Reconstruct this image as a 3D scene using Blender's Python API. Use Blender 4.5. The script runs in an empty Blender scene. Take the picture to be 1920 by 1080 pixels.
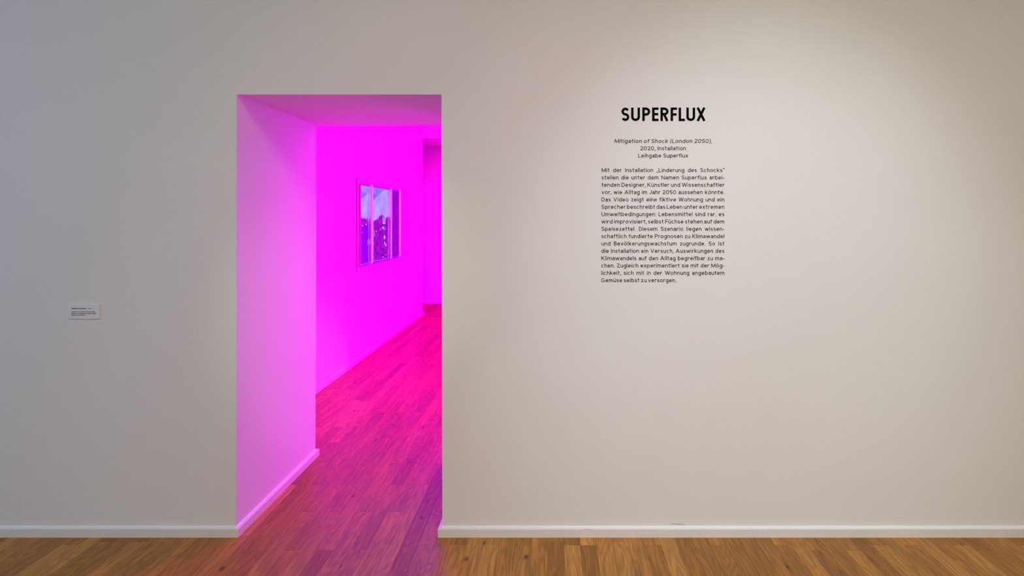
import bpy, bmesh, math, random
from mathutils import Vector

random.seed(7)
sc = bpy.context.scene
C = sc.collection
PI = math.pi

# ------------------------------------------------------------------ camera
F, VX, VY, D0, EYE = 1170.0, 1038.0, 408.0, 3.0, 1.53
cam_data = bpy.data.cameras.new('camera')
cam_data.sensor_width = 36
cam_data.lens = F / 1920 * 36
cam_data.shift_x = (960 - VX) / 1920
cam_data.shift_y = (VY - 540) / 1920
cam = bpy.data.objects.new('camera', cam_data)
cam.location = (0, -D0, EYE)
cam.rotation_euler = (PI / 2, 0, 0)
C.objects.link(cam)
sc.camera = cam

# ------------------------------------------------------------------ exposure, world
sc.view_settings.view_transform = 'Standard'
sc.view_settings.look = 'None'
sc.view_settings.exposure = 0.0
sc.view_settings.gamma = 1.0
sc.view_settings.use_curve_mapping = False
w = bpy.data.worlds.new('daylight')
sc.world = w
w.use_nodes = True
w.node_tree.nodes['Background'].inputs[0].default_value = (0.05, 0.34, 1.0, 1)
w.node_tree.nodes['Background'].inputs[1].default_value = 1.3


# ------------------------------------------------------------------ lights
def area(name, loc, rot, sx, sy, col, power, spread=180):
    l = bpy.data.lights.new(name, 'AREA')
    l.shape = 'RECTANGLE'
    l.size, l.size_y = sx, sy
    l.color = col
    l.energy = power
    l.spread = math.radians(spread)
    o = bpy.data.objects.new(name, l)
    o.location = loc
    o.rotation_euler = rot
    C.objects.link(o)
    return o


def spot(name, loc, target, col, power, angle, blend, size=0.04):
    l = bpy.data.lights.new(name, 'SPOT')
    l.color = col
    l.energy = power
    l.spot_size = math.radians(angle)
    l.spot_blend = blend
    l.shadow_soft_size = size
    o = bpy.data.objects.new(name, l)
    o.location = loc
    o.rotation_euler = (Vector(target) - Vector(loc)).to_track_quat('-Z', 'Y').to_euler()
    C.objects.link(o)
    return o


# track spots of the front gallery: one on the wall text, the others washing the wall
spot('track_spot', (1.0, -3.4, 4.1), (1.0, 0, 1.0), (0.79, 0.88, 1.0), 303, 40, 1.0)
spot('track_spot', (0.95, -3.0, 4.1), (0.95, 0, 1.1), (1.0, 0.83, 0.94), 68, 56, 0.8)
spot('track_spot', (2.9, -3.9, 4.1), (3.0, 0, 0.9), (0.68, 0.42, 1.0), 48, 60, 1.0)
spot('track_spot', (-0.4, -3.0, 4.1), (-0.4, 0, 0.9), (1.0, 0.52, 0.98), 62, 56, 1.0)
spot('track_spot', (1.8, -5.0, 3.9), (-1.25, 0.5, 0.92), (0.9, 1.0, 0.9), 205, 12.5, 0.8)
# unseen soft fill added under the gallery ceiling, and blue daylight through its side window
area('ceiling_fill_light', (0.6, -4.2, 4.16), (0, 0, 0), 6.0, 2.0, (0.95, 1.0, 0.68), 136)
area('window_daylight', (-4.72, -2.3, 1.75), (0, -PI / 2, 0), 1.7, 2.2, (0.08, 0.30, 1.0), 30)
# grow lamps of the room beyond: a red-blue panel overhead, a blue one at the far end, then two unseen fills
area('grow_and_fill_lamp', (1.2, 3.8, 3.3), (0, math.radians(12), 0), 1.4, 3.6, (0.92, 0.0, 0.75), 150)
area('grow_and_fill_lamp', (-0.2, 6.2, 3.32), (0, 0, 0), 2.0, 1.0, (0.13, 0.0, 1.0), 260)
area('grow_and_fill_lamp', (-0.5, 7.45, 2.74), (0, 0, 0), 1.4, 0.6, (1.0, 0.0, 0.75), 100)  # unseen fill added to brighten the passage's end wall and floor
area('grow_and_fill_lamp', (0.2, 3.2, 1.2), (0, PI / 2, 0), 1.2, 1.2, (0.72, 0.0, 1.0), 112)  # unseen low panel added to light the reveal and near wall


# ------------------------------------------------------------------ materials
def mat(name):
    m = bpy.data.materials.new(name)
    m.use_nodes = True
    nt = m.node_tree
    return m, nt, nt.nodes['Principled BSDF']


def N(nt, kind, **kw):
    n = nt.nodes.new(kind)
    for k, v in kw.items():
        setattr(n, k, v)
    return n


def plain(name, col, rough=0.6, metal=0.0, grain=0.0, gscale=200, emit=0.0):
    m, nt, b = mat(name)
    b.inputs['Roughness'].default_value = rough
    b.inputs['Metallic'].default_value = metal
    tc = N(nt, 'ShaderNodeTexCoord')
    no = N(nt, 'ShaderNodeTexNoise')
    no.inputs['Scale'].default_value = gscale
    no.inputs['Detail'].default_value = 3
    nt.links.new(tc.outputs['Object'], no.inputs['Vector'])
    if 'black' in name:
        b.inputs['Specular IOR Level'].default_value = 0.03
    ra = N(nt, 'ShaderNodeValToRGB')
    lo = [c * (1 - grain) for c in col]
    hi = [min(1, c * (1 + grain)) for c in col]
    ra.color_ramp.elements[0].position = 0.3
    ra.color_ramp.elements[1].position = 0.7
    ra.color_ramp.elements[0].color = (*lo, 1)
    ra.color_ramp.elements[1].color = (*hi, 1)
    nt.links.new(no.outputs['Fac'], ra.inputs['Fac'])
    nt.links.new(ra.outputs['Color'], b.inputs['Base Color'])
    return m


def wall_material(name, col):
    m, nt, b = mat(name)
    b.inputs['Roughness'].default_value = 0.85
    b.inputs['Specular IOR Level'].default_value = 0.25
    tc = N(nt, 'ShaderNodeTexCoord')
    n1 = N(nt, 'ShaderNodeTexNoise')
    n1.inputs['Scale'].default_value = 1.3
    n1.inputs['Detail'].default_value = 4
    n2 = N(nt, 'ShaderNodeTexNoise')
    n2.inputs['Scale'].default_value = 260
    n2.inputs['Detail'].default_value = 4
    n3 = N(nt, 'ShaderNodeTexNoise')
    n3.inputs['Scale'].default_value = 3.0
    for n in (n1, n2, n3):
        nt.links.new(tc.outputs['Object'], n.inputs['Vector'])
    ra = N(nt, 'ShaderNodeValToRGB')
    ra.color_ramp.elements[0].position = 0.35
    ra.color_ramp.elements[1].position = 0.65
    ra.color_ramp.elements[0].color = (*[c * 0.975 for c in col], 1)
    ra.color_ramp.elements[1].color = (*col, 1)
    nt.links.new(n1.outputs['Fac'], ra.inputs['Fac'])
    nt.links.new(ra.outputs['Color'], b.inputs['Base Color'])
    b1 = N(nt, 'ShaderNodeBump')
    b1.inputs['Strength'].default_value = 0.22
    b1.inputs['Distance'].default_value = 0.0012
    nt.links.new(n2.outputs['Fac'], b1.inputs['Height'])
    b2 = N(nt, 'ShaderNodeBump')
    b2.inputs['Strength'].default_value = 0.10
    b2.inputs['Distance'].default_value = 0.01
    nt.links.new(n3.outputs['Fac'], b2.inputs['Height'])
    nt.links.new(b1.outputs['Normal'], b2.inputs['Normal'])
    nt.links.new(b2.outputs['Normal'], b.inputs['Normal'])
    return m


def wood_material():
    m, nt, b = mat('oak_parquet')
    L = nt.links.new
    tc = N(nt, 'ShaderNodeTexCoord')
    oi = N(nt, 'ShaderNodeObjectInfo')
    geo = N(nt, 'ShaderNodeNewGeometry')
    rnd = N(nt, 'ShaderNodeMath', operation='ADD')
    L(oi.outputs['Random'], rnd.inputs[0])
    L(geo.outputs['Random Per Island'], rnd.inputs[1])
    fr = N(nt, 'ShaderNodeMath', operation='FRACT')
    L(rnd.outputs[0], fr.inputs[0])
    R = fr.outputs[0]
    off = N(nt, 'ShaderNodeVectorMath', operation='SCALE')
    off.inputs[0].default_value = (17.3, 31.7, 9.1)
    L(R, off.inputs['Scale'])
    pos = N(nt, 'ShaderNodeVectorMath', operation='ADD')
    L(tc.outputs['Object'], pos.inputs[0])
    L(off.outputs[0], pos.inputs[1])

    def scaled(v):
        s = N(nt, 'ShaderNodeVectorMath', operation='MULTIPLY')
        s.inputs[1].default_value = v
        L(pos.outputs[0], s.inputs[0])
        return s.outputs[0]

    def noise(vec, detail=3, rough=0.5, dist=0.0):
        n = N(nt, 'ShaderNodeTexNoise')
        n.inputs['Scale'].default_value = 1
        n.inputs['Detail'].default_value = detail
        n.inputs['Roughness'].default_value = rough
        n.inputs['Distortion'].default_value = dist
        L(vec, n.inputs['Vector'])
        return n.outputs['Fac']

    # cathedral figure: contour lines of a stretched noise
    fig = noise(scaled((9, 1.3, 3)), 2, 0.45, 0.3)
    m1 = N(nt, 'ShaderNodeMath', operation='MULTIPLY')
    m1.inputs[1].default_value = 95
    L(fig, m1.inputs[0])
    sn = N(nt, 'ShaderNodeMath', operation='SINE')
    L(m1.outputs[0], sn.inputs[0])
    # fine pores along the strip
    fine = noise(scaled((420, 9, 30)), 3, 0.6)
    mid = noise(scaled((70, 2.2, 10)), 3, 0.6)
    big = noise(scaled((12, 2.5, 3)), 2, 0.5)
    # tone of the strip
    ra = N(nt, 'ShaderNodeValToRGB')
    cr = ra.color_ramp
    cr.elements[0].position = 0.0
    cr.elements[0].color = (0.29, 0.110, 0.013, 1)
    cr.elements[1].position = 1.0
    cr.elements[1].color = (0.52, 0.235, 0.046, 1)
    e = cr.elements.new(0.45)
    e.color = (0.38, 0.152, 0.020, 1)
    e = cr.elements.new(0.8)
    e.color = (0.445, 0.186, 0.030, 1)
    L(R, ra.inputs['Fac'])

    def dark(col, fac_socket, lo, hi, amt):
        mr = N(nt, 'ShaderNodeMapRange')
        mr.inputs['From Min'].default_value = lo
        mr.inputs['From Max'].default_value = hi
        mr.inputs['To Min'].default_value = 1 - amt
        mr.inputs['To Max'].default_value = 1.0 + amt * 0.25
        L(fac_socket, mr.inputs['Value'])
        s = N(nt, 'ShaderNodeVectorMath', operation='SCALE')
        L(col, s.inputs[0])
        L(mr.outputs[0], s.inputs['Scale'])
        return s.outputs[0]

    col = dark(ra.outputs['Color'], sn.outputs[0], -1, 0.7, 0.20)
    col = dark(col, fine, 0.33, 0.6, 0.24)
    col = dark(col, mid, 0.33, 0.62, 0.24)
    col = dark(col, big, 0.3, 0.65, 0.18)
    # knots
    vo = N(nt, 'ShaderNodeTexVoronoi')
    vo.inputs['Scale'].default_value = 1
    L(scaled((7, 3.2, 1)), vo.inputs['Vector'])
    col = dark(col, vo.outputs['Distance'], 0.03, 0.09, 0.72)
    L(col, b.inputs['Base Color'])
    b.inputs['Roughness'].default_value = 0.38
    b.inputs['Specular IOR Level'].default_value = 0.34
    bp = N(nt, 'ShaderNodeBump')
    bp.inputs['Strength'].default_value = 0.12
    bp.inputs['Distance'].default_value = 0.001
    L(fine, bp.inputs['Height'])
    L(bp.outputs['Normal'], b.inputs['Normal'])
    return m


WALL = wall_material('white_wall_paint', (0.80, 0.785, 0.765))
WALL2 = wall_material('white_room_paint', (0.80, 0.79, 0.78))
TRIM = plain('white_trim_paint', (0.80, 0.775, 0.745), 0.45, grain=0.02, gscale=60)
CAULK = plain('white_caulk', (0.86, 0.86, 0.86), 0.35, grain=0.01)
WOOD = wood_material()
UNDER = plain('dark_subfloor', (0.03, 0.018, 0.01), 0.9, grain=0.2)
INK = plain('black_vinyl', (0.002, 0.002, 0.002), 0.6, grain=0.1)
INK2 = plain('black_print', (0.009, 0.008, 0.009), 0.6, grain=0.1)
NAIL = plain('nail_hole_brown', (0.10, 0.07, 0.05), 0.9, grain=0.1)  # plain dark brown for the nail holes
SCUFF = plain('grey_scuff', (0.36, 0.31, 0.27), 0.8, grain=0.35, gscale=400)
CARD = plain('white_label_board', (0.80, 0.79, 0.77), 0.6, grain=0.01)


# ------------------------------------------------------------------ mesh helpers
def link_mesh(name, bm, m, parent=None):
    me = bpy.data.meshes.new(name)
    bm.normal_update()
    bm.to_mesh(me)
    bm.free()
    me.materials.append(m)
    o = bpy.data.objects.new(name, me)
    C.objects.link(o)
    if parent:
        o.parent = parent
    return o


def add_box(bm, x0, x1, y0, y1, z0, z1):
    v = [bm.verts.new(p) for p in ((x0, y0, z0), (x1, y0, z0), (x1, y1, z0), (x0, y1, z0),
                                   (x0, y0, z1), (x1, y0, z1), (x1, y1, z1), (x0, y1, z1))]
    for f in ((0, 3, 2, 1), (4, 5, 6, 7), (0, 1, 5, 4), (1, 2, 6, 5), (2, 3, 7, 6), (3, 0, 4, 7)):
        bm.faces.new([v[i] for i in f])


def box(name, x0, x1, y0, y1, z0, z1, m, parent=None, bevel=0.0):
    bm = bmesh.new()
    add_box(bm, x0, x1, y0, y1, z0, z1)
    if bevel:
        bmesh.ops.bevel(bm, geom=bm.edges[:], offset=bevel, segments=2, affect='EDGES', profile=0.5)
    return link_mesh(name, bm, m, parent)


def struct(o):
    o['kind'] = 'structure'
    return o


def empty(name, loc, label, cat):
    o = bpy.data.objects.new(name, None)
    o.location = loc
    o.empty_display_size = 0.1
    o['label'] = label
    o['category'] = cat
    C.objects.link(o)
    return o


def wx(px, d=D0):
    return (px - VX) * d / F


def wz(py, d=D0):
    return EYE + (VY - py) * d / F


# ------------------------------------------------------------------ room shell
X0, X1 = wx(443), wx(829)          # doorway sides
ZD = wz(176)                       # doorway head
TW = 1.0                           # wall thickness
XL, XR = -4.6, 4.6                 # front gallery
YB = -6.5
CH = 4.2
LX = -2.075                        # left wall of the magenta room
Y2 = 6.88                          # its cross wall
Y3 = 8.06                          # closing wall of the passage
ZL = 2.79                          # lintel of the passage

# front wall: one solid block with the doorway cut through it, its arrises slightly rounded
bm = bmesh.new()
prof = [(XL, -0.02), (X0, -0.02), (X0, ZD), (X1, ZD), (X1, -0.02), (XR, -0.02), (XR, CH), (XL, CH)]
fv = [bm.verts.new((x, 0, z)) for x, z in prof]
bv = [bm.verts.new((x, TW, z)) for x, z in prof]
# quads so that shading stays clean
n = len(prof)
bm.faces.new([fv[i] for i in range(n)])
bm.faces.new([bv[i] for i in reversed(range(n))])
for i in range(n):
    j = (i + 1) % n
    bm.faces.new([fv[j], fv[i], bv[i], bv[j]])
bm.edges.ensure_lookup_table()
sel = []
for e in bm.edges:
    a, b_ = e.verts[0].co, e.verts[1].co
    if all(abs(p.y - q) < 1e-6 for p in (a, b_) for q in (a.y,)) and abs(a.y - b_.y) < 1e-6:
        on = all(X0 - 1e-5 <= p.x <= X1 + 1e-5 and p.z <= ZD + 1e-5 for p in (a, b_))
        if on:
            sel.append(e)
bmesh.ops.bevel(bm, geom=sel, offset=0.003, segments=2, affect='EDGES', profile=0.5)
struct(link_mesh('wall_front', bm, WALL))

# gallery shell behind the camera
bm = bmesh.new()
add_box(bm, XL - 0.3, XL, YB, 0, -0.02, 0.9)
add_box(bm, XL - 0.3, XL, YB, 0, 2.6, CH)
add_box(bm, XL - 0.3, XL, YB, -3.4, 0.9, 2.6)
add_box(bm, XL - 0.3, XL, -1.2, 0, 0.9, 2.6)
struct(link_mesh('wall_left', bm, WALL))
struct(box('wall_right', XR, XR + 0.2, YB, 0, -0.02, CH, WALL))
struct(box('wall_back', XL - 0.3, XR + 0.2, YB - 0.2, YB, -0.02, CH, WALL))
struct(box('ceiling', XL - 0.3, XR + 0.2, YB - 0.2, TW, CH, CH + 0.1, WALL2))
struct(box('ceiling_inner', -4.2, 3.4, TW, Y3 + 0.2, 3.4, 3.5, WALL2))
bm = bmesh.new()
add_box(bm, XL - 0.22, XL - 0.14, -3.4, -3.33, 0.9, 2.6)
add_box(bm, XL - 0.22, XL - 0.14, -1.27, -1.2, 0.9, 2.6)
add_box(bm, XL - 0.22, XL - 0.14, -2.34, -2.26, 0.9, 2.6)
add_box(bm, XL - 0.22, XL - 0.14, -3.33, -1.27, 0.9, 0.97)
add_box(bm, XL - 0.22, XL - 0.14, -3.33, -1.27, 2.53, 2.6)
struct(link_mesh('window_1', bm, TRIM))

# the room beyond
struct(box('wall_inner_left', LX - 0.35, LX, TW, Y2, -0.02, 3.4, WALL2, bevel=0.0))
struct(box('wall_inner_right', 3.2, 3.4, TW, Y3, -0.02, 3.4, WALL2))
struct(box('wall_inner_end', -4.2, 3.4, Y3, Y3 + 0.2, -0.02, 3.4, WALL2))
struct(box('wall_passage_lintel', -4.2, 3.2, Y2 + 0.001, Y3, ZL, 3.4, WALL2))
struct(box('wall_passage_side', -4.2, -4.0, Y2 - 0.6, Y3, -0.02, ZL, WALL2))
struct(box('wall_passage_near', -4.0, LX - 0.35, Y2 - 0.3, Y2, -0.02, ZL, WALL2))

# ------------------------------------------------------------------ floor of oak strips
floor = struct(box('floor', XL - 0.3, XR + 0.2, YB - 0.2, Y3 + 0.2, -0.12, -0.0145, UNDER))
PW = 0.0758
ROW = 0.33
ROW0 = -0.085
strips = []
c0 = int(math.floor((XL) / PW)) - 1
c1 = int(math.ceil(XR / PW)) + 1
phase = -0.028
rr = random.Random(21)
for c in range(c0, c1):
    xa, xb = c * PW + phase, (c + 1) * PW + phase
    par = (c + (1 if rr.random() < 0.16 else 0)) % 2
    lo, hi = YB, Y3
    joints = []
    k0 = int((lo - ROW0) / ROW) - 1
    k1 = int((hi - ROW0) / ROW) + 2
    for k in range(k0, k1):
        if (k + par) % 2 == 0:
            if rr.random() < 0.22 and k != 0:
                continue
            y = ROW0 + k * ROW + rr.choice((0, 0, 0, 0, -0.045, 0.03)) * (1 if k < 2 else 0.4)
            if lo + 0.05 < y < hi - 0.05:
                joints.append(y)
    ys = [lo] + joints + [hi]
    for y0, y1 in zip(ys[:-1], ys[1:]):
        strips.append((xa, xb, y0, y1))


def clip(s):
    """strips only where there is floor: gallery, doorway, room beyond"""
    xa, xb, y0, y1 = s
    out = []
    xm = (xa + xb) / 2
    xa_, xb_ = max(xa, XL + 0.0), min(xb, XR)
    if y0 < 0.0 and xb_ > xa_:
        in_door = xb > X0 + 0.002 and xa < X1 - 0.002
        if in_door:
            pass
        else:
            out.append((xa_, xb_, y0, min(y1, -0.001)))
            return out
    elif not (xb > X0 + 0.002 and xa < X1 - 0.002):
        if y1 <= TW:
            return out
        lo = TW + 0.001
        a = max(y0, lo)
        if xb <= LX - 0.0:
            a = max(y0, Y2 + 0.001)
            if xa < -3.98:
                return out
        if y1 - a < 0.02 or xa > 3.18:
            return out
        if xa < LX < xb and a < Y2:
            out.append((LX + 0.001, xb, a, min(y1, Y2)))
            if y1 > Y2 + 0.03:
                out.append((xa, xb, Y2 + 0.001, y1))
            return out
        return [(xa, xb, a, y1)]
    # crosses or lies in the doorway strip band
    if (xa < X0 < xb or xa < X1 < xb) and y0 < TW and y1 > 0:
        # notch around the reveal
        a, b = (X0 + 0.001, xb) if xa < X0 < xb else (xa, X1 - 0.001)
        if y0 < -0.02:
            out.append((xa, xb, y0, -0.001))
        out.append((a, b, max(y0, 0.0), min(y1, TW)))
        if y1 > TW + 0.02:
            out.append((xa, xb, TW + 0.001, y1))
        return out
    return [(xa, xb, y0, y1)]


pieces = []
for s in strips:
    pieces += [p for p in clip(s) if p[3] - p[2] > 0.02 and p[1] - p[0] > 0.004]


def visible_area(p):
    """approximate image area (px) of the part of a strip the photo shows"""
    xa, xb, y0, y1 = p
    tot = 0.0
    xm = (xa + xb) / 2
    n = 12
    for i in range(n):
        y = y0 + (y1 - y0) * (i + 0.5) / n
        d = y + D0
        if d < 0.3:
            continue
        px = VX + F * xm / d
        py = VY + F * EYE / d
        if px < -25 or px > 1945 or py > 1085:
            continue
        if y > 0 and not (443 - 20 <= px <= 829 + 20):
            continue
        if y > TW and px < 593 - 15:
            continue
        tot += (xb - xa) * F / d * F * EYE / d / d * (y1 - y0) / n
    return tot


scored = sorted(((visible_area(p), i) for i, p in enumerate(pieces)), reverse=True)
shown = set(i for a, i in scored[:300] if a > 3)


def strip_bm(bm, xa, xb, y0, y1, lift, ox=0.0, oy=0.0):
    g, cf, dz = 0.00025, 0.0006, 0.0005
    xa, xb, y0, y1 = xa + g - ox, xb - g - ox, y0 + g - oy, y1 - g - oy
    rings = []
    for (i, z) in ((0, -0.014), (0, lift - dz), (cf, lift)):
        rings.append([bm.verts.new((x, y, z)) for x, y in
                      ((xa + i, y0 + i), (xb - i, y0 + i), (xb - i, y1 - i), (xa + i, y1 - i))])
    bm.faces.new(rings[2])
    bm.faces.new(list(reversed(rings[0])))
    for r0, r1 in zip(rings[:-1], rings[1:]):
        for i in range(4):
            j = (i + 1) % 4
            bm.faces.new([r0[i], r0[j], r1[j], r1[i]])


rest = bmesh.new()
for i, (xa, xb, y0, y1) in enumerate(pieces):
    lift = rr.uniform(-0.00025, 0.0)
    if i in shown:
        bm = bmesh.new()
        ox, oy = (xa + xb) / 2, (y0 + y1) / 2
        strip_bm(bm, xa, xb, y0, y1, lift, ox, oy)
        o = link_mesh('floor_plank', bm, WOOD, floor)
        o.location = (ox, oy, 0)
    else:
        strip_bm(rest, xa, xb, y0, y1, lift)
ro = link_mesh('floor_planks', rest, WOOD, floor)
ro['kind'] = 'stuff'


# ------------------------------------------------------------------ baseboards
BH, BT = 0.042, 0.018


def baseboard(name, p0, p1, nrm, ext0=0.0, ext1=0.0, mit0=0, mit1=0, cuts=(), caulk=True):
    """board along p0-p1 (on the wall plane); nrm points into the room.
    mit = +1 outside corner, -1 inside corner, 0 square end"""
    d = Vector((p1[0] - p0[0], p1[1] - p0[1], 0))
    L = d.length
    d.normalize()
    nv = Vector((nrm[0], nrm[1], 0))
    root = None
    marks = [0.0] + list(cuts) + [L]
    for q, (a, b) in enumerate(zip(marks[:-1], marks[1:])):
        bm = bmesh.new()
        prof = [(0, 0.0002), (BT, 0.0002), (BT, BH - 0.0025), (BT - 0.002, BH - 0.0004), (BT - 0.004, BH), (0, BH)]
        ends = []
        for k, t in enumerate((a, b)):
            ring = []
            for (u, z) in prof:
                tt = t
                if k == 0:
                    tt = t + (0.0002 if q > 0 else 0) - (mit0 * u if q == 0 else 0)
                else:
                    last = q == len(marks) - 2
                    tt = t - (0.0002 if not last else 0) + (mit1 * u if last else 0)
                P = Vector((p0[0], p0[1], 0)) + d * tt + nv * u
                ring.append(bm.verts.new((P.x, P.y, z)))
            ends.append(ring)
        n = len(prof)
        for i in range(n):
            j = (i + 1) % n
            bm.faces.new([ends[0][i], ends[0][j], ends[1][j], ends[1][i]])
        bm.faces.new(list(reversed(ends[0])))
        bm.faces.new(ends[1])
        bmesh.ops.recalc_face_normals(bm, faces=bm.faces[:])
        if root is None and len(marks) == 2:
            root = struct(link_mesh(name, bm, TRIM))
        else:
            if root is None:
                root = bpy.data.objects.new(name, None)
                C.objects.link(root)
                struct(root)
            link_mesh('board', bm, TRIM, root)
    if caulk:
        bm = bmesh.new()
        r = 0.007
        cp = [(0, BH)] + [(r - r * math.sin(t), BH + r - r * math.cos(t)) for t in
                          [i * PI / 2 / 5 for i in range(6)]]
        ends = []
        for k, t in enumerate((0, L)):
            ring = []
            for (u, z) in cp:
                tt = t - mit0 * u if k == 0 else t + mit1 * u
                P = Vector((p0[0], p0[1], 0)) + d * tt + nv * u
                ring.append(bm.verts.new((P.x, P.y, z)))
            ends.append(ring)
        n = len(cp)
        for i in range(n):
            j = (i + 1) % n
            bm.faces.new([ends[0][i], ends[0][j], ends[1][j], ends[1][i]])
        bm.faces.new(list(reversed(ends[0])))
        bm.faces.new(ends[1])
        bmesh.ops.recalc_face_normals(bm, faces=bm.faces[:])
        link_mesh('caulk_joint', bm, CAULK, root)
    return root


bb_left = baseboard('baseboard_front_left', (XL, 0), (X0, 0), (0, -1), mit1=1)
bb_right = baseboard('baseboard_front_right', (X1, 0), (XR, 0), (0, -1), mit0=1, cuts=(wx(1416.5) - X1,))
baseboard('baseboard_reveal_left', (X0, 0), (X0, TW), (1, 0), mit0=1, mit1=1)
baseboard('baseboard_reveal_right', (X1, 0), (X1, TW), (-1, 0), mit0=1, mit1=1)
baseboard('baseboard_back_left', (LX, TW), (X0, TW), (0, 1), mit0=-1, mit1=1)
baseboard('baseboard_back_right', (X1, TW), (3.2, TW), (0, 1), mit0=1)
bb_in = baseboard('baseboard_inner_left', (LX, TW), (LX, Y2), (1, 0), mit0=-1, mit1=1, cuts=(2.33,))
baseboard('baseboard_passage_near', (-4.0, Y2), (LX, Y2), (0, 1), mit1=1)
baseboard('baseboard_end', (-4.0, Y3), (3.2, Y3), (0, -1))


# nail holes in the front boards, a scuff and scratch on the wall above
def disc(bm, cx, cy, z, r, nrm_y=-1, n=8, th=0.0003):
    lo = [bm.verts.new((cx + r * math.cos(2 * PI * i / n), cy, z + r * math.sin(2 * PI * i / n))) for i in range(n)]
    hi = [bm.verts.new((v.co.x, cy - th, v.co.z)) for v in lo]
    bm.faces.new(hi)
    for i in range(n):
        j = (i + 1) % n
        bm.faces.new([lo[i], lo[j], hi[j], hi[i]])


for par, pts in ((bb_left, ((112, 999), (430, 999), (442, 999))),
                 (bb_right, ((823, 996), (822.5, 1003), (835.5, 999.5), (1075, 1000), (1310, 1002), (1412.5, 997.5),
                             (1889, 1000)))):
    for px, py in pts:
        bm = bmesh.new()
        d = D0 - BT
        disc(bm, wx(px, d), -BT, wz(py, d), 0.0011)
        bmesh.ops.recalc_face_normals(bm, faces=bm.faces[:])
        link_mesh('nail_hole', bm, NAIL, par)


def ribbon(bm, pts, h, z0=0.0, th=0.0003, closed=False, taper=False):
    """flat stroke of half width h along 2-D points (x, z); lies on plane y=z0, front faces -y"""
    P = []
    for p in pts:
        p = Vector(p)
        if not P or (p - P[-1]).length > h * 0.02:
            P.append(p)
    if not closed and not taper:                # hairpin turns become two strokes that meet
        for i in range(1, len(P) - 1):
            if (P[i] - P[i - 1]).normalized().dot((P[i + 1] - P[i]).normalized()) < -0.1:
                ribbon(bm, P[:i + 1], h, z0, th)
                ribbon(bm, P[i:], h, z0, th * 1.05)
                return
    n = len(P)
    Lf, Rt = [], []
    for i in range(n):
        if closed:
            a, b = P[(i - 1) % n], P[(i + 1) % n]
            d0 = (P[i] - a).normalized()
            d1 = (b - P[i]).normalized()
        else:
            d0 = (P[i] - P[i - 1]).normalized() if i > 0 else (P[1] - P[0]).normalized()
            d1 = (P[i + 1] - P[i]).normalized() if i < n - 1 else d0
        t = (d0 + d1)
        t = t.normalized() if t.length > 1e-6 else d0
        nn = Vector((-t.y, t.x))
        cosv = max(0.35, nn.dot(Vector((-d1.y, d1.x))))
        hh = h / cosv
        if taper:
            hh = h * (0.15 + math.sin(PI * i / (n - 1)))
        Lf.append(P[i] + nn * hh)
        Rt.append(P[i] - nn * hh)
    f1 = [bm.verts.new((p.x, z0 - th, p.y)) for p in Lf]
    f2 = [bm.verts.new((p.x, z0 - th, p.y)) for p in Rt]
    g1 = [bm.verts.new((p.x, z0, p.y)) for p in Lf]
    g2 = [bm.verts.new((p.x, z0, p.y)) for p in Rt]
    m = n if closed else n - 1
    for i in range(m):
        j = (i + 1) % n
        bm.faces.new([f1[i], f2[i], f2[j], f1[j]])
        bm.faces.new([g1[i], f1[i], f1[j], g1[j]])
        bm.faces.new([f2[i], g2[i], g2[j], f2[j]])
    if not closed:
        bm.faces.new([f1[0], g1[0], g2[0], f2[0]])
        bm.faces.new([f1[-1], f2[-1], g2[-1], g1[-1]])


bm = bmesh.new()
ribbon(bm, [(wx(1256.5), wz(983.3)), (wx(1262), wz(982.4)), (wx(1272), wz(982.9)), (wx(1280), wz(983.3)),
            (wx(1287), wz(984.2))], 0.0014, taper=True)
wall_front = bpy.data.objects['wall_front']
link_mesh('scuff_mark', bm, SCUFF, wall_front)
bm = bmesh.new()
ribbon(bm, [(wx(1094, D0 - BT), wz(992.0, D0 - BT)), (wx(1102, D0 - BT), wz(992.3, D0 - BT)),
            (wx(1110, D0 - BT), wz(993.4, D0 - BT))], 0.0008, z0=-BT, taper=True)
link_mesh('scuff_mark', bm, SCUFF, bb_right)


# ------------------------------------------------------------------ lettering (own stroke alphabet)
def arc(cx, cy, rx, ry, a0, a1, n=None):
    n = n or max(4, int(abs(a1 - a0) / 22))
    return [(cx + rx * math.cos(math.radians(a0 + (a1 - a0) * i / n)),
             cy + ry * math.sin(math.radians(a0 + (a1 - a0) * i / n))) for i in range(n + 1)]


XH = 0.75


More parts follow.
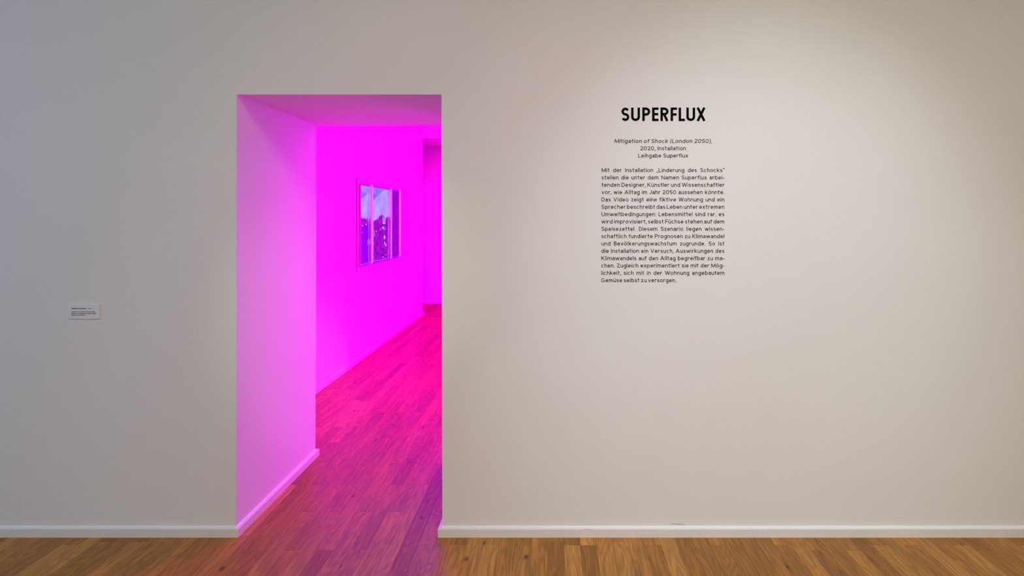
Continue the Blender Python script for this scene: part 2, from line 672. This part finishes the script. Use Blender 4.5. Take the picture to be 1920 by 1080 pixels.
def glyph(ch, s, w=None, wf=1.0):
    """strokes [(points, closed)] and width; cap height 1, half stroke s"""
    W = {'a': .58, 'b': .66, 'c': .60, 'd': .66, 'e': .64, 'f': .42, 'g': .64, 'h': .60, 'i': .16, 'j': .22, 'k': .62,
         'l': .16, 'm': .94, 'n': .60, 'o': .68, 'p': .66, 'r': .42, 's': .54, 't': .44, 'u': .60, 'v': .64,
         'w': .94, 'x': .62, 'z': .54, 'y': .64,
         'A': .92, 'B': .70, 'D': .76, 'F': .62, 'G': .86, 'I': .17, 'J': .56, 'K': .76, 'L': .60, 'M': .98,
         'N': .84, 'S': .70, 'U': .74, 'V': .88, 'W': 1.16, 'Z': .68, 'P': .68, 'E': .62, 'R': .72, 'X': .8,
         '0': .74, '1': .34, '2': .66, '5': .64, '7': .6, '9': .64, ',': .16, '.': .17, ':': .17, '-': .36,
         '„': .34, '“': .34, '(': .28, ')': .28, '*': .34, '@': .9}
    base = {'ü': 'u', 'ö': 'o', 'ä': 'a'}.get(ch, ch)
    if w is None:
        w = W.get(base, .6) * wf
    cx, X, H = w / 2, XH, 1.0
    rx, ry = cx - s, X / 2 - s
    S = []

    def L(*p):
        S.append((list(p), False))

    def A(*a):
        S.append((arc(*a), False))

    def O(cx_, cy_, rx_, ry_, n=18):
        S.append((arc(cx_, cy_, rx_, ry_, 0, 360, n)[:-1], True))

    def dot(x, y, k=1.08):
        L((x, y - s * k), (x, y + s * k))

    r2 = (H - 2 * s) / 4
    if base == 'a':
        S.append(([(w - s, 0), (w - s, X * .6)] + arc(cx + .01, X - s - .19, cx - s - .01, .19, 10, 158), False))
        S.append(([(w - s, .43), (.27, .43)] + arc(.27, .43 / 2 + s / 2, .27 - s, (.43 - s) / 2, 90, 270) + [(w * .55, s), (w - s, .22)], False))
    elif base == 'b':
        L((s, 0), (s, 1.02)); O(cx, X / 2, rx, ry)
    elif base == 'c':
        A(cx, X / 2, rx, ry, 42, 318)
    elif base == 'd':
        L((w - s, 0), (w - s, 1.02)); O(cx, X / 2, rx, ry)
    elif base == 'e':
        S.append(([(s, X / 2 - .01), (w - s, X / 2 - .01)] + arc(cx, X / 2, rx, ry, 8, 322), False))
    elif base == 'f':
        S.append(([(.19 * wf, 0), (.19 * wf, .78)] + arc(.19 * wf + .2, .80, .2, 1.02 - s - .80, 180, 85), False))
        L((0, X - s), (w, X - s))
    elif base == 'g':
        O(cx, X / 2, rx, ry)
        S.append(([(w - s, X), (w - s, -.05)] + arc(cx, -.06, rx, .18, 0, -155), False))
    elif base == 'h':
        L((s, 0), (s, 1.02)); S.append((arc(cx, X - s - .25, rx, .25, 180, 0) + [(w - s, 0)], False))
    elif base == 'i':
        L((w / 2, 0), (w / 2, X)); dot(w / 2, .95)
    elif base == 'j':
        L((w - s, X), (w - s, -.1), (0, -.22)); dot(w - s, .95)
    elif base == 'k':
        L((s, 0), (s, 1.02)); L((s, .25), (w - s, X)); L((.25, .42), (w - s * .7, 0))
    elif base == 'l':
        L((w / 2, 0), (w / 2, 1.02))
    elif base == 'm':
        q = (w - 2 * s) / 4
        L((s, 0), (s, X))
        S.append((arc(s + q, X - s - .24, q, .24, 180, 0) + [(s + 2 * q, 0)], False))
        S.append((arc(s + 3 * q, X - s - .24, q, .24, 180, 0) + [(s + 4 * q, 0)], False))
    elif base == 'n':
        L((s, 0), (s, X)); S.append((arc(cx, X - s - .25, rx, .25, 180, 0) + [(w - s, 0)], False))
    elif base == 'o':
        O(cx, X / 2, rx, ry)
    elif base == 'p':
        L((s, X), (s, -.26)); O(cx, X / 2, rx, ry)
    elif base == 'r':
        L((s, 0), (s, X)); A(s + .27, X - s - .27, .27, .27, 180, 75)
    elif base == 's':
        q = (X - 2 * s) / 4
        S.append((arc(cx, X - s - q, rx, q, 28, 262) + arc(cx, s + q, rx, q, 82, -152), False))
    elif base == 't':
        S.append(([(.19 * wf, .98), (.19 * wf, .24)] + arc(.19 * wf + .17, .24, .17, .24 - s, 180, 275), False))
        L((0, X - s), (w, X - s))
    elif base == 'u':
        L((w - s, X), (w - s, 0)); S.append((arc(cx, s + .25, rx, .25, 0, -180) + [(s, X)], False))
    elif base == 'v':
        L((s * .9, X), (cx, s * .3), (w - s * .9, X))
    elif base == 'y':
        L((s * .9, X), (cx, s * .3)); L((w - s * .9, X), (w * .25, -.26))
    elif base == 'w':
        L((s * .9, X), (w * .27, s * .3), (cx, X - .04), (w * .73, s * .3), (w - s * .9, X))
    elif base == 'x':
        L((s, X), (w - s, 0)); L((s, 0), (w - s, X))
    elif base == 'z':
        L((0.02, X - s), (w - s * 1.2, X - s), (s * 1.2, s), (w, s))
    elif base == 'A':
        L((s * .9, 0), (cx, 1 - s * .4), (w - s * .9, 0)); L((w * .2, .3), (w * .8, .3))
    elif base == 'B':
        L((s, 0), (s, 1))
        S.append(([(s, 1 - s), (w * .5, 1 - s)] + arc(w * .5, .75, w * .42 - s, .25 - s, 85, -90) + [(s, .51)], False))
        S.append(([(w * .5, .51)] + arc(w * .5, .51 / 2 + s / 2, w * .5 - s, (.51 - s) / 2, 88, -90) + [(s, s)], False))
    elif base == 'D':
        S.append(([(s, 0), (s, 1 - s), (w * .38, 1 - s)] + arc(w * .38, .5, w * .62 - s, .5 - s, 80, -80) + [(w * .38, s), (s, s)], False))
    elif base == 'E':
        L((s, 0), (s, 1)); L((s, 1 - s * .9), (w, 1 - s * .9)); L((s, .51), (w * .95, .51)); L((s, s * .9), (w, s * .9))
    elif base == 'F':
        L((s, 0), (s, 1)); L((s, 1 - s * .9), (w, 1 - s * .9)); L((s, .49), (w * .94, .49))
    elif base == 'G':
        S.append((arc(cx, .5, rx, .5 - s, 42, 350) + [(w - s, .44), (w * .55, .44)], False))
    elif base == 'I':
        L((w / 2, 0), (w / 2, 1))
    elif base == 'J':
        S.append(([(w - s, 1), (w - s, .3)] + arc(cx, .3, rx, .3 - s, 0, -165), False))
    elif base == 'K':
        L((s, 0), (s, 1)); L((s, .36), (w - s, 1)); L((w * .36, .55), (w - s * .8, 0))
    elif base == 'L':
        L((s, 1), (s, s * .9), (w, s * .9))
    elif base == 'M':
        L((s, 0), (s, 1 - s * .5), (cx, .12), (w - s, 1 - s * .5), (w - s, 0))
    elif base == 'N':
        L((s, 0), (s, 1 - s * .4), (w - s, s * .4), (w - s, 1))
    elif base == 'P':
        S.append(([(s, 0), (s, 1 - s * .9), (w * .45, 1 - s * .9)] +
                  arc(w * .45, .7, w * .55 - s, .3 - s * .9, 80, -80) + [(w * .45, .4 + s * .9 - .0), (s, .4 + s * .9)], False))
    elif base == 'R':
        S.append(([(s, 0), (s, 1 - s * .9), (w * .45, 1 - s * .9)] +
                  arc(w * .45, .715, w * .55 - s, .285 - s * .9, 80, -80) + [(w * .45, .43 + s * .9), (s, .43 + s * .9)], False))
        L((w * .48, .46), (w - s * 1.05, 0))
    elif base == 'S':
        S.append((arc(cx, 1 - s - r2, rx * .97, r2, 22, 262, 12) + arc(cx, s + r2, rx, r2, 82, -158, 12), False))
    elif base == 'U':
        S.append(([(s, 1), (s, cx * .9)] + arc(cx, cx * .9, rx, cx * .9 - s, 180, 360) + [(w - s, 1)], False))
    elif base == 'V':
        L((s * .9, 1), (cx, s * .4), (w - s * .9, 1))
    elif base == 'W':
        L((s * .9, 1), (w * .27, s * .4), (cx, .94), (w * .73, s * .4), (w - s * .9, 1))
    elif base == 'X':
        L((s * 1.05, 1), (w - s * 1.05, 0)); L((s * 1.05, 0), (w - s * 1.05, 1))
    elif base == 'Z':
        L((0.02, 1 - s), (w - s * 1.2, 1 - s), (s * 1.2, s), (w, s))
    elif base == '0':
        O(cx, .5, rx, .5 - s, 22)
    elif base == '1':
        L((0.02, .8), (w - s, .97), (w - s, 0))
    elif base == '2':
        S.append((arc(cx, 1 - s - .25, rx, .25, 165, -35) + [(s * 1.3, s), (w, s)], False))
    elif base == '5':
        S.append(([(w * .92, 1 - s), (w * .2, 1 - s), (w * .12, .5)] + arc(cx, .33, rx, .33 - s, 130, -150), False))
    elif base == '7':
        L((0.02, 1 - s), (w - s, 1 - s), (w * .3, 0))
    elif base == '9':
        O(cx, .68, rx, .32 - s); L((w - s, .62), (w * .4, 0))
    elif base == ',':
        L((w / 2 + .02, s * 2.1), (w / 2 + .02, 0), (w / 2 - .06, -.15))
    elif base == '.':
        dot(w / 2, s)
    elif base == ':':
        dot(w / 2, s); dot(w / 2, X - s)
    elif base == '-':
        L((0, X * .48), (w, X * .48))
    elif base == '„':
        for q in (.07, .25):
            L((q + .02, .12), (q - .02, -.12))
    elif base == '“':
        for q in (.09, .27):
            L((q + .03, 1.02), (q - .01, .76))
    elif base == '(':
        A(w * 1.35, .42, w * 1.1, .72, 128, 232)
    elif base == ')':
        A(-w * .35, .42, w * 1.1, .72, 52, -52)
    elif base == '*':
        L((w / 2, .6), (w / 2, 1)); L((0, .7), (w, .9)); L((0, .9), (w, .7))
    elif base == '@':
        A(cx, .4, rx, .5, -60, 270); O(cx, .4, .18, .2)
    if ch in 'üöä':
        dot(cx - .13, .95, .95); dot(cx + .13, .95, .95)
    return S, w


def word_width(word, s, gap, wf):
    return sum(glyph(c, s, None, wf)[1] for c in word) + gap * (len(word) - 1)


def set_word(bm, word, x, z, size, s, gap, wf, y0, hs=1.0, shear=0.0, th=0.0003):
    """writes a word with its left edge at x, baseline z; returns right edge"""
    for c in word:
        S, w_ = glyph(c, s, None, wf)
        for q, (pts, closed) in enumerate(S):
            pp = [(x + (px_ * hs + shear * py_) * size, z + py_ * size) for px_, py_ in pts]
            ribbon(bm, pp, s * size, y0, th * (1 + q * 0.06), closed)
        x += (w_ + gap) * size * hs
    return x - gap * size * hs


# heading and German wall text
text = empty('wall_text', (wx(1243), 0, wz(365)),
             'black vinyl exhibition text with a bold heading on the white wall right of the doorway', 'wall text')


def line_obj(name, bm, m=INK2, root=None):
    root = root or text
    for v in bm.verts:
        v.co -= root.location
    return link_mesh(name, bm, m, root)


S_ = 1 / 390.0
bm = bmesh.new()
cap = 25.3 * S_
for ch, a, b in (('S', 1165, 1180), ('U', 1183.3, 1200), ('P', 1204.2, 1219.3), ('E', 1222.6, 1234.8),
                 ('R', 1238.3, 1253.7), ('F', 1257.3, 1269.4), ('L', 1272.4, 1284.3), ('U', 1286.8, 1303.4),
                 ('X', 1305.6, 1323.2)):
    S, w_ = glyph(ch, 0.093, (b - a) * S_ / cap)
    for q, (pts, closed) in enumerate(S):
        ribbon(bm, [(wx(a) + x * cap, wz(227.0) + z * cap) for x, z in pts], 0.093 * cap, 0.0, 0.0004 + q * 0.00003, closed)
t = line_obj('heading', bm, INK)
t['label'] = 'large bold heading line of the wall text'

BODY = ["Mit der Installation „Linderung des Schocks“", "stellen die unter dem Namen Superflux arbei-",
        "tenden Designer, Künstler und Wissenschaftler", "vor, wie Alltag im Jahr 2050 aussehen könnte.",
        "Das Video zeigt eine fiktive Wohnung und ein", "Sprecher beschreibt das Leben unter extremen",
        "Umweltbedingungen: Lebensmittel sind rar, es", "wird improvisiert, selbst Füchse stehen auf dem",
        "Speisezettel. Diesem Szenario liegen wissen-", "schaftlich fundierte Prognosen zu Klimawandel",
        "und Bevölkerungswachstum zugrunde. So ist", "die Installation ein Versuch, Auswirkungen des",
        "Klimawandels auf den Alltag begreifbar zu ma-", "chen. Zugleich experimentiert sie mit der Mög-",
        "lichkeit, sich mit in der Wohnung angebautem", "Gemüse selbst zu versorgen."]
SZ = 7.6 * S_
HS, GAPL, ST = 1.0, 0.125, 0.076


def natural(line, hs=1.0):
    return [word_width(wd, ST, GAPL, 1.0) * SZ * hs for wd in line.split()]


# set width of the face so that the tightest line keeps the word space seen in the photo
tight = BODY[5]
n_sp = len(tight.split()) - 1
HS = ((wx(1358) - wx(1127.8)) - n_sp * 2.6 * S_) / sum(natural(tight))
for i, line in enumerate(BODY):
    bl = 322.8 + 13.76 * i
    xl = wx(1128.0 - 0.045 * i)
    xr = wx(1358.2) if i < len(BODY) - 1 else wx(1268)
    ws = natural(line, HS)
    words = line.split()
    hs = HS
    sp = ((xr - xl) - sum(ws)) / (len(words) - 1)
    if sp < 2.4 * S_:
        k = ((xr - xl) - (len(words) - 1) * 2.5 * S_) / sum(ws)
        hs *= k
        ws = [q * k for q in ws]
        sp = 2.5 * S_
    bm = bmesh.new()
    x = xl
    for wd, ww in zip(words, ws):
        set_word(bm, wd, x, wz(bl), SZ, ST, GAPL, 1.0, 0.0, hs)
        x += ww + sp
    line_obj('text_line', bm)
for line, a, b, bl, sh in (("Mitigation of Shock (London 2050),", 1151.7, 1334.4, 268.2, 0.2),
                           ("2020, Installation", 1200.3, 1286.2, 281.8, 0),
                           ("Leihgabe Superflux", 1196.5, 1290.3, 295.5, 0)):
    words = line.split()
    ww = [word_width(wd, ST, GAPL, 1.0) * SZ for wd in words]
    sp = 3.6 * S_
    hs = ((wx(b) - wx(a)) - sp * (len(words) - 1) - sh * SZ * 0.2) / sum(ww)
    bm = bmesh.new()
    x = wx(a)
    for wd, q in zip(words, ww):
        set_word(bm, wd, x, wz(bl), SZ, ST, GAPL, 1.0, 0.0, hs, sh)
        x += q * hs + sp
    t = line_obj('text_line', bm)
    if sh:
        t['label'] = 'slanted title line of the wall text'

# small white label left of the doorway
TH = 0.006
lx0, lx1, lz0, lz1 = wx(127.4, D0), wx(188.6, D0), wz(597.6), wz(570.8)
lab = empty('wall_label', ((lx0 + lx1) / 2, 0, (lz0 + lz1) / 2),
            'small white object label with tiny black print on the wall left of the doorway', 'label')
bm = bmesh.new()
add_box(bm, lx0, lx1, -TH, 0, lz0, lz1)
bmesh.ops.bevel(bm, geom=bm.edges[:], offset=0.0004, segments=1, affect='EDGES')
for v in bm.verts:
    v.co -= lab.location
link_mesh('board', bm, CARD, lab)
dl = D0 - TH
for line, a, b, bl, size, st in (("Roman Schramm", 133.8, 161, 579.7, 2.7, 0.105), ("(*1979)", 163.4, 171, 579.7, 2.1, 0.06),
                                 ("Die Welt ist uns, 2020, 15 Videos, je 1 Min.", 134, 178.7, 585.7, 2.15, 0.075),
                                 ("Digitaler Ausstellungsbeitrag auf Instagram", 134, 180, 588.9, 2.15, 0.075),
                                 ("@romanschrammstudio", 134, 158.7, 591.9, 2.15, 0.075)):
    words = line.split()
    sz = size * S_
    ww = [word_width(wd, st, 0.17, 1.0) * sz for wd in words]
    sp = 0.8 * S_
    hs = ((wx(b, dl) - wx(a, dl)) - sp * (len(words) - 1)) / sum(ww)
    bm = bmesh.new()
    x = wx(a, dl)
    for wd, q in zip(words, ww):
        set_word(bm, wd, x, wz(bl, dl), sz, st, 0.17, 1.0, -TH, hs, 0, 0.0002)
        x += q * hs + sp
    line_obj('text_line', bm, INK2, lab)

# ------------------------------------------------------------------ window display on the magenta wall
# local frame: u runs along the wall (depth from camera), z up, p proud of the wall


def dep(px, x=-2.05):
    return -x * F / (VX - px)


PLASTIC = plain('pale_panel_board', (0.78, 0.76, 0.76), 0.5, grain=0.02)
BEIGE = plain('doorway_tint_beige', (0.34, 0.27, 0.22), 0.5, grain=0.05)  # doorway light on board edge and upright beads, put into the colour
BLUEV = plain('blue_grey_moulding', (0.16, 0.25, 0.6), 0.4, grain=0.03)
GREYV = plain('pale_grey_moulding', (0.66, 0.66, 0.68), 0.35, grain=0.03)
ALU = plain('brushed_aluminium', (0.9, 0.9, 0.92), 0.17, metal=0.9, grain=0.05, gscale=90)
DARKM = plain('dark_recess', (0.03, 0.03, 0.035), 0.5, grain=0.1)


def picture_material(name, kind):
    """print seen through the pane, with a glow of its own added: sky, clouds, hedge"""
    m, nt, b = mat(name)
    L = nt.links.new
    tc = N(nt, 'ShaderNodeTexCoord')
    no = N(nt, 'ShaderNodeTexNoise')
    no.inputs['Detail'].default_value = 6
    mp = N(nt, 'ShaderNodeMapping')
    L(tc.outputs['Object'], mp.inputs['Vector'])
    L(mp.outputs[0], no.inputs['Vector'])
    ra = N(nt, 'ShaderNodeValToRGB')
    cr = ra.color_ramp
    if kind == 'sky':
        mp.inputs['Rotation'].default_value = (math.radians(-25), 0, 0)
        mp.inputs['Scale'].default_value = (1, 1.6, 5)
        no.inputs['Scale'].default_value = 1.5
        cr.elements[0].position, cr.elements[0].color = 0.40, (0.22, 0.13, 1.0, 1)
        cr.elements[1].position, cr.elements[1].color = 0.60, (0.42, 0.26, 1.0, 1)
        em = 1.0
    elif kind == 'haze':
        no.inputs['Scale'].default_value = 9
        cr.elements[0].position, cr.elements[0].color = 0.35, (0.40, 0.25, 1.0, 1)
        cr.elements[1].position, cr.elements[1].color = 0.65, (0.56, 0.38, 1.0, 1)
        em = 1.0
    elif kind == 'hedge':
        no.inputs['Scale'].default_value = 26
        cr.elements[0].position, cr.elements[0].color = 0.38, (0.30, 0.0, 0.52, 1)
        cr.elements[1].position, cr.elements[1].color = 0.66, (0.55, 0.01, 0.90, 1)
        em = 0.85
    elif kind == 'violet':
        no.inputs['Scale'].default_value = 4
        cr.elements[0].position, cr.elements[0].color = 0.3, (0.28, 0.0, 1.0, 1)
        cr.elements[1].position, cr.elements[1].color = 0.7, (0.40, 0.0, 1.0, 1)
        em = 1.0
    elif kind == 'dim':
        mp.inputs['Scale'].default_value = (1, 6, 1.2)
        no.inputs['Scale'].default_value = 4
        cr.elements[0].position, cr.elements[0].color = 0.4, (0.30, 0.0, 0.50, 1)
        cr.elements[1].position, cr.elements[1].color = 0.7, (0.42, 0.005, 0.72, 1)
        em = 1.0
    elif kind == 'glint':
        no.inputs['Scale'].default_value = 14
        cr.elements[0].position, cr.elements[0].color = 0.4, (0.30, 0.10, 0.85, 1)
        cr.elements[1].position, cr.elements[1].color = 0.6, (0.62, 0.50, 1.0, 1)
        em = 1.0
    L(no.outputs['Fac'], ra.inputs['Fac'])
    L(ra.outputs['Color'], b.inputs['Emission Color'])
    b.inputs['Emission Strength'].default_value = em  # glow added to the panes, no lamp stands behind them
    b.inputs['Base Color'].default_value = (0.01, 0.01, 0.01, 1)
    b.inputs['Roughness'].default_value = 0.5
    b.inputs['Specular IOR Level'].default_value = 0.0
    return m


PIC = {k: picture_material('glow_print_' + k, k) for k in ('sky', 'haze', 'hedge', 'violet', 'dim', 'glint')}
uL, uR = dep(670.3, -2.062) - D0, dep(752.3, -2.062) - D0
disp = empty('window_display', (LX, (uL + uR) / 2, 1.45),
             'window picture of sky and trees, its glow added, behind three upright metal posts on the magenta wall',
             'window display')


def dbox(name, p0, p1, u0, u1, z0, z1, m, parent=disp, bevel=0.0015):
    bm = bmesh.new()
    add_box(bm, LX + p0, LX + p1, u0, u1, z0, z1)
    if bevel:
        bmesh.ops.bevel(bm, geom=bm.edges[:], offset=bevel, segments=1, affect='EDGES')
    for v in bm.verts:
        v.co -= disp.location
    return link_mesh(name, bm, m, parent)


dbox('backing_board', 0, 0.012, uL, uR, 0.955, 1.945, PLASTIC)
dbox('lit_edge_strip', 0.0, 0.0135, uL - 0.006, uL, 0.955, 1.945, BEIGE)  # added strip standing for the doorway-lit near edge of the board
b0, b1 = dep(675.4, -2.05) - D0, uR - 0.10
zt, zb = 1.895, 1.005
for nm, a in (('frame_bead', (b0, b0 + 0.02, zb, zt)), ('frame_bead', (b1 - 0.02, b1, zb, zt)),
              ('frame_bead', (b0 + 0.02, b1 - 0.02, zt - 0.02, zt)), ('frame_bead', (b0 + 0.02, b1 - 0.02, zb, zb + 0.02))):
    dbox(nm, 0.012, 0.028, *a, BEIGE if a[1] - a[0] < 0.1 else BLUEV)

# panes: flat prints with added glow, with the skyline laid over the sky as thin cut shapes
XP = -2.059


def pane(uA, uB, z0, z1, m, name='picture_pane'):
    return dbox(name, 0.012, 0.016, uA, uB, z0, z1, m, bevel=0)


def shape(pts, m, name, parent, p=0.0162, th=0.0004):
    bm = bmesh.new()
    lo = [bm.verts.new((LX + p, u, z)) for u, z in pts]
    hi = [bm.verts.new((LX + p + th, u, z)) for u, z in pts]
    bm.faces.new(hi)
    k = len(pts)
    for i in range(k):
        j = (i + 1) % k
        bm.faces.new([lo[i], lo[j], hi[j], hi[i]])
    bmesh.ops.recalc_face_normals(bm, faces=bm.faces[:])
    bmesh.ops.triangulate(bm, faces=[f for f in bm.faces if len(f.verts) > 4])
    for v in bm.verts:
        v.co -= disp.location
    return link_mesh(name, bm, m, parent)


def D(px):
    return dep(px, XP) - D0


def Zp(px, py):
    return EYE + (VY - py) * dep(px, XP) / F


P1 = pane(D(676.8), D(690.8), 1.028, 1.872, PIC['sky'])
P2 = pane(D(700.2), D(727.6), 1.028, 1.872, PIC['sky'])
P3 = pane(D(735.2), D(744.8), 1.028, 1.872, PIC['dim'])
P1['label'] = 'nearest pane, sky over deep violet'
P2['label'] = 'wide middle pane with clouds, trees and a tower'
P3['label'] = 'narrow dark purple pane'


def skyline(px0, px1, ys, jag, seed):
    r = random.Random(seed)
    pts = []
    n = int((px1 - px0) * 2.2)
    for i in range(n + 1):
        px = px0 + (px1 - px0) * i / n
        t = (px - px0) / (px1 - px0) * (len(ys) - 1)
        k = min(int(t), len(ys) - 2)
        y = ys[k] + (ys[k + 1] - ys[k]) * (t - k)
        y += (r.random() - 0.5) * jag + (-jag * .6 if i % 3 == 1 else 0)
        pts.append((px, y))
    return pts


def band(parent, px0, px1, ys, bottom, jag, m, seed, p=0.0162):
    top = skyline(px0, px1, ys, jag, seed)
    pts = [(D(a), Zp(a, b)) for a, b in top]
    zb_ = max(1.029, bottom)
    pts = pts + [(D(px1), zb_), (D(px0), zb_)]
    return shape(pts, m, 'printed_shape', parent, p)


# cloud edge, hazy lower sky
band(P1, 676.8, 690.8, [373, 368, 362], 1.2, 1.2, PIC['haze'], 3)
band(P2, 700.2, 727.6, [378, 370, 366, 359, 355, 357], 1.2, 1.5, PIC['haze'], 4)
# trees
band(P1, 676.8, 690.8, [407, 410, 411, 413], 1.03, 7, PIC['hedge'], 5, 0.0167)
band(P1, 676.8, 690.8, [424, 420, 425, 424], 1.03, 2, PIC['violet'], 6, 0.0172)
band(P2, 700.2, 727.6, [416, 414, 409, 404, 405, 410, 406], 1.03, 4, PIC['hedge'], 7, 0.0167)
# tower and glints of the scene
for px0, px1, py0, py1 in ((717.4, 719.0, 406, 419), (720.8, 722.2, 406, 419), (717.4, 722.2, 418, 420)):
    shape([(D(px0), Zp(px0, py1)), (D(px1), Zp(px1, py1)), (D(px1), Zp(px1, py0)), (D(px0), Zp(px0, py0))],
          PIC['glint'], 'printed_shape', P2, 0.0172)
rg = random.Random(9)


def blob(px, py, rx, ry, parent, seed):
    r = random.Random(seed)
    pts = []
    for i in range(10):
        a = 2 * PI * i / 10
        q = r.uniform(0.6, 1.15)
        x_, y_ = px + rx * q * math.cos(a), py - ry * q * math.sin(a)
        pts.append((D(x_), Zp(x_, y_)))
    shape(pts, PIC['glint'], 'printed_shape', parent, 0.0177)


for px, py, rx, ry in ((718.5, 427, 3.6, 2.6), (720.5, 429.5, 2.2, 3), (720.6, 445, 1.2, 4.5), (701.6, 438, .8, 7), (705.8, 434, 1.3, 1.6), (723.2, 459, .8, 4),
                       (720.8, 455, .5, 3.5), (723.4, 477.5, 1.1, 1.1), (717.8, 482, .9, 1.3), (713.5, 430, 1.4, 1.0)):
    blob(px, py, rx, ry, P2, int(px * 7 + py))
for px, py, rx, ry in ((679.5, 423, 2.0, 1.6), (686.5, 420.5, 1.6, 1.8), (689.6, 453, .8, 5.5), (679.2, 436, .9, 1)):
    blob(px, py, rx, ry, P1, int(px * 5 + py))

# upright posts: open-ended channel profile with screws
for pa, pb in ((694.9, 699.1), (731.6, 735.2), (748.1, 751.2)):
    Xf = -2.075 + 0.038
    u0, u1 = dep(pa, Xf) - D0, dep(pb, Xf) - D0
    z0, z1 = 1.005, 1.903
    bm = bmesh.new()
    k = 0.004
    # channel: two flanges and a slightly recessed web
    add_box(bm, LX + 0.012, LX + 0.038, u0, u0 + k, z0, z1)
    add_box(bm, LX + 0.012, LX + 0.038, u1 - k, u1, z0, z1)
    add_box(bm, LX + 0.030, LX + 0.035, u0 + k, u1 - k, z0, z1)
    add_box(bm, LX + 0.030, LX + 0.038, u0 + (u1 - u0) * .62, u0 + (u1 - u0) * .68, z0, z1)
    for v in bm.verts:
        v.co -= disp.location
    post = link_mesh('upright_post', bm, ALU, disp)
    dbox('post_cap', 0.013, 0.0385, u0 + k, u1 - k, z0 - 0.004, z0 + 0.012, GREYV, post, 0.001)
    for zz in (z0 + 0.05, (z0 + z1) / 2, z1 - 0.045):
        bm = bmesh.new()
        uc = u0 + (u1 - u0) * .35
        bmesh.ops.create_cone(bm, cap_ends=True, segments=10, radius1=0.0055, radius2=0.0045, depth=0.003)
        bmesh.ops.rotate(bm, verts=bm.verts[:], cent=(0, 0, 0), matrix=__import__('mathutils').Matrix.Rotation(PI / 2, 3, 'Y'))
        for v in bm.verts:
            v.co += Vector((LX + 0.0365, uc, zz)) - disp.location
        link_mesh('screw', bm, DARKM, post)
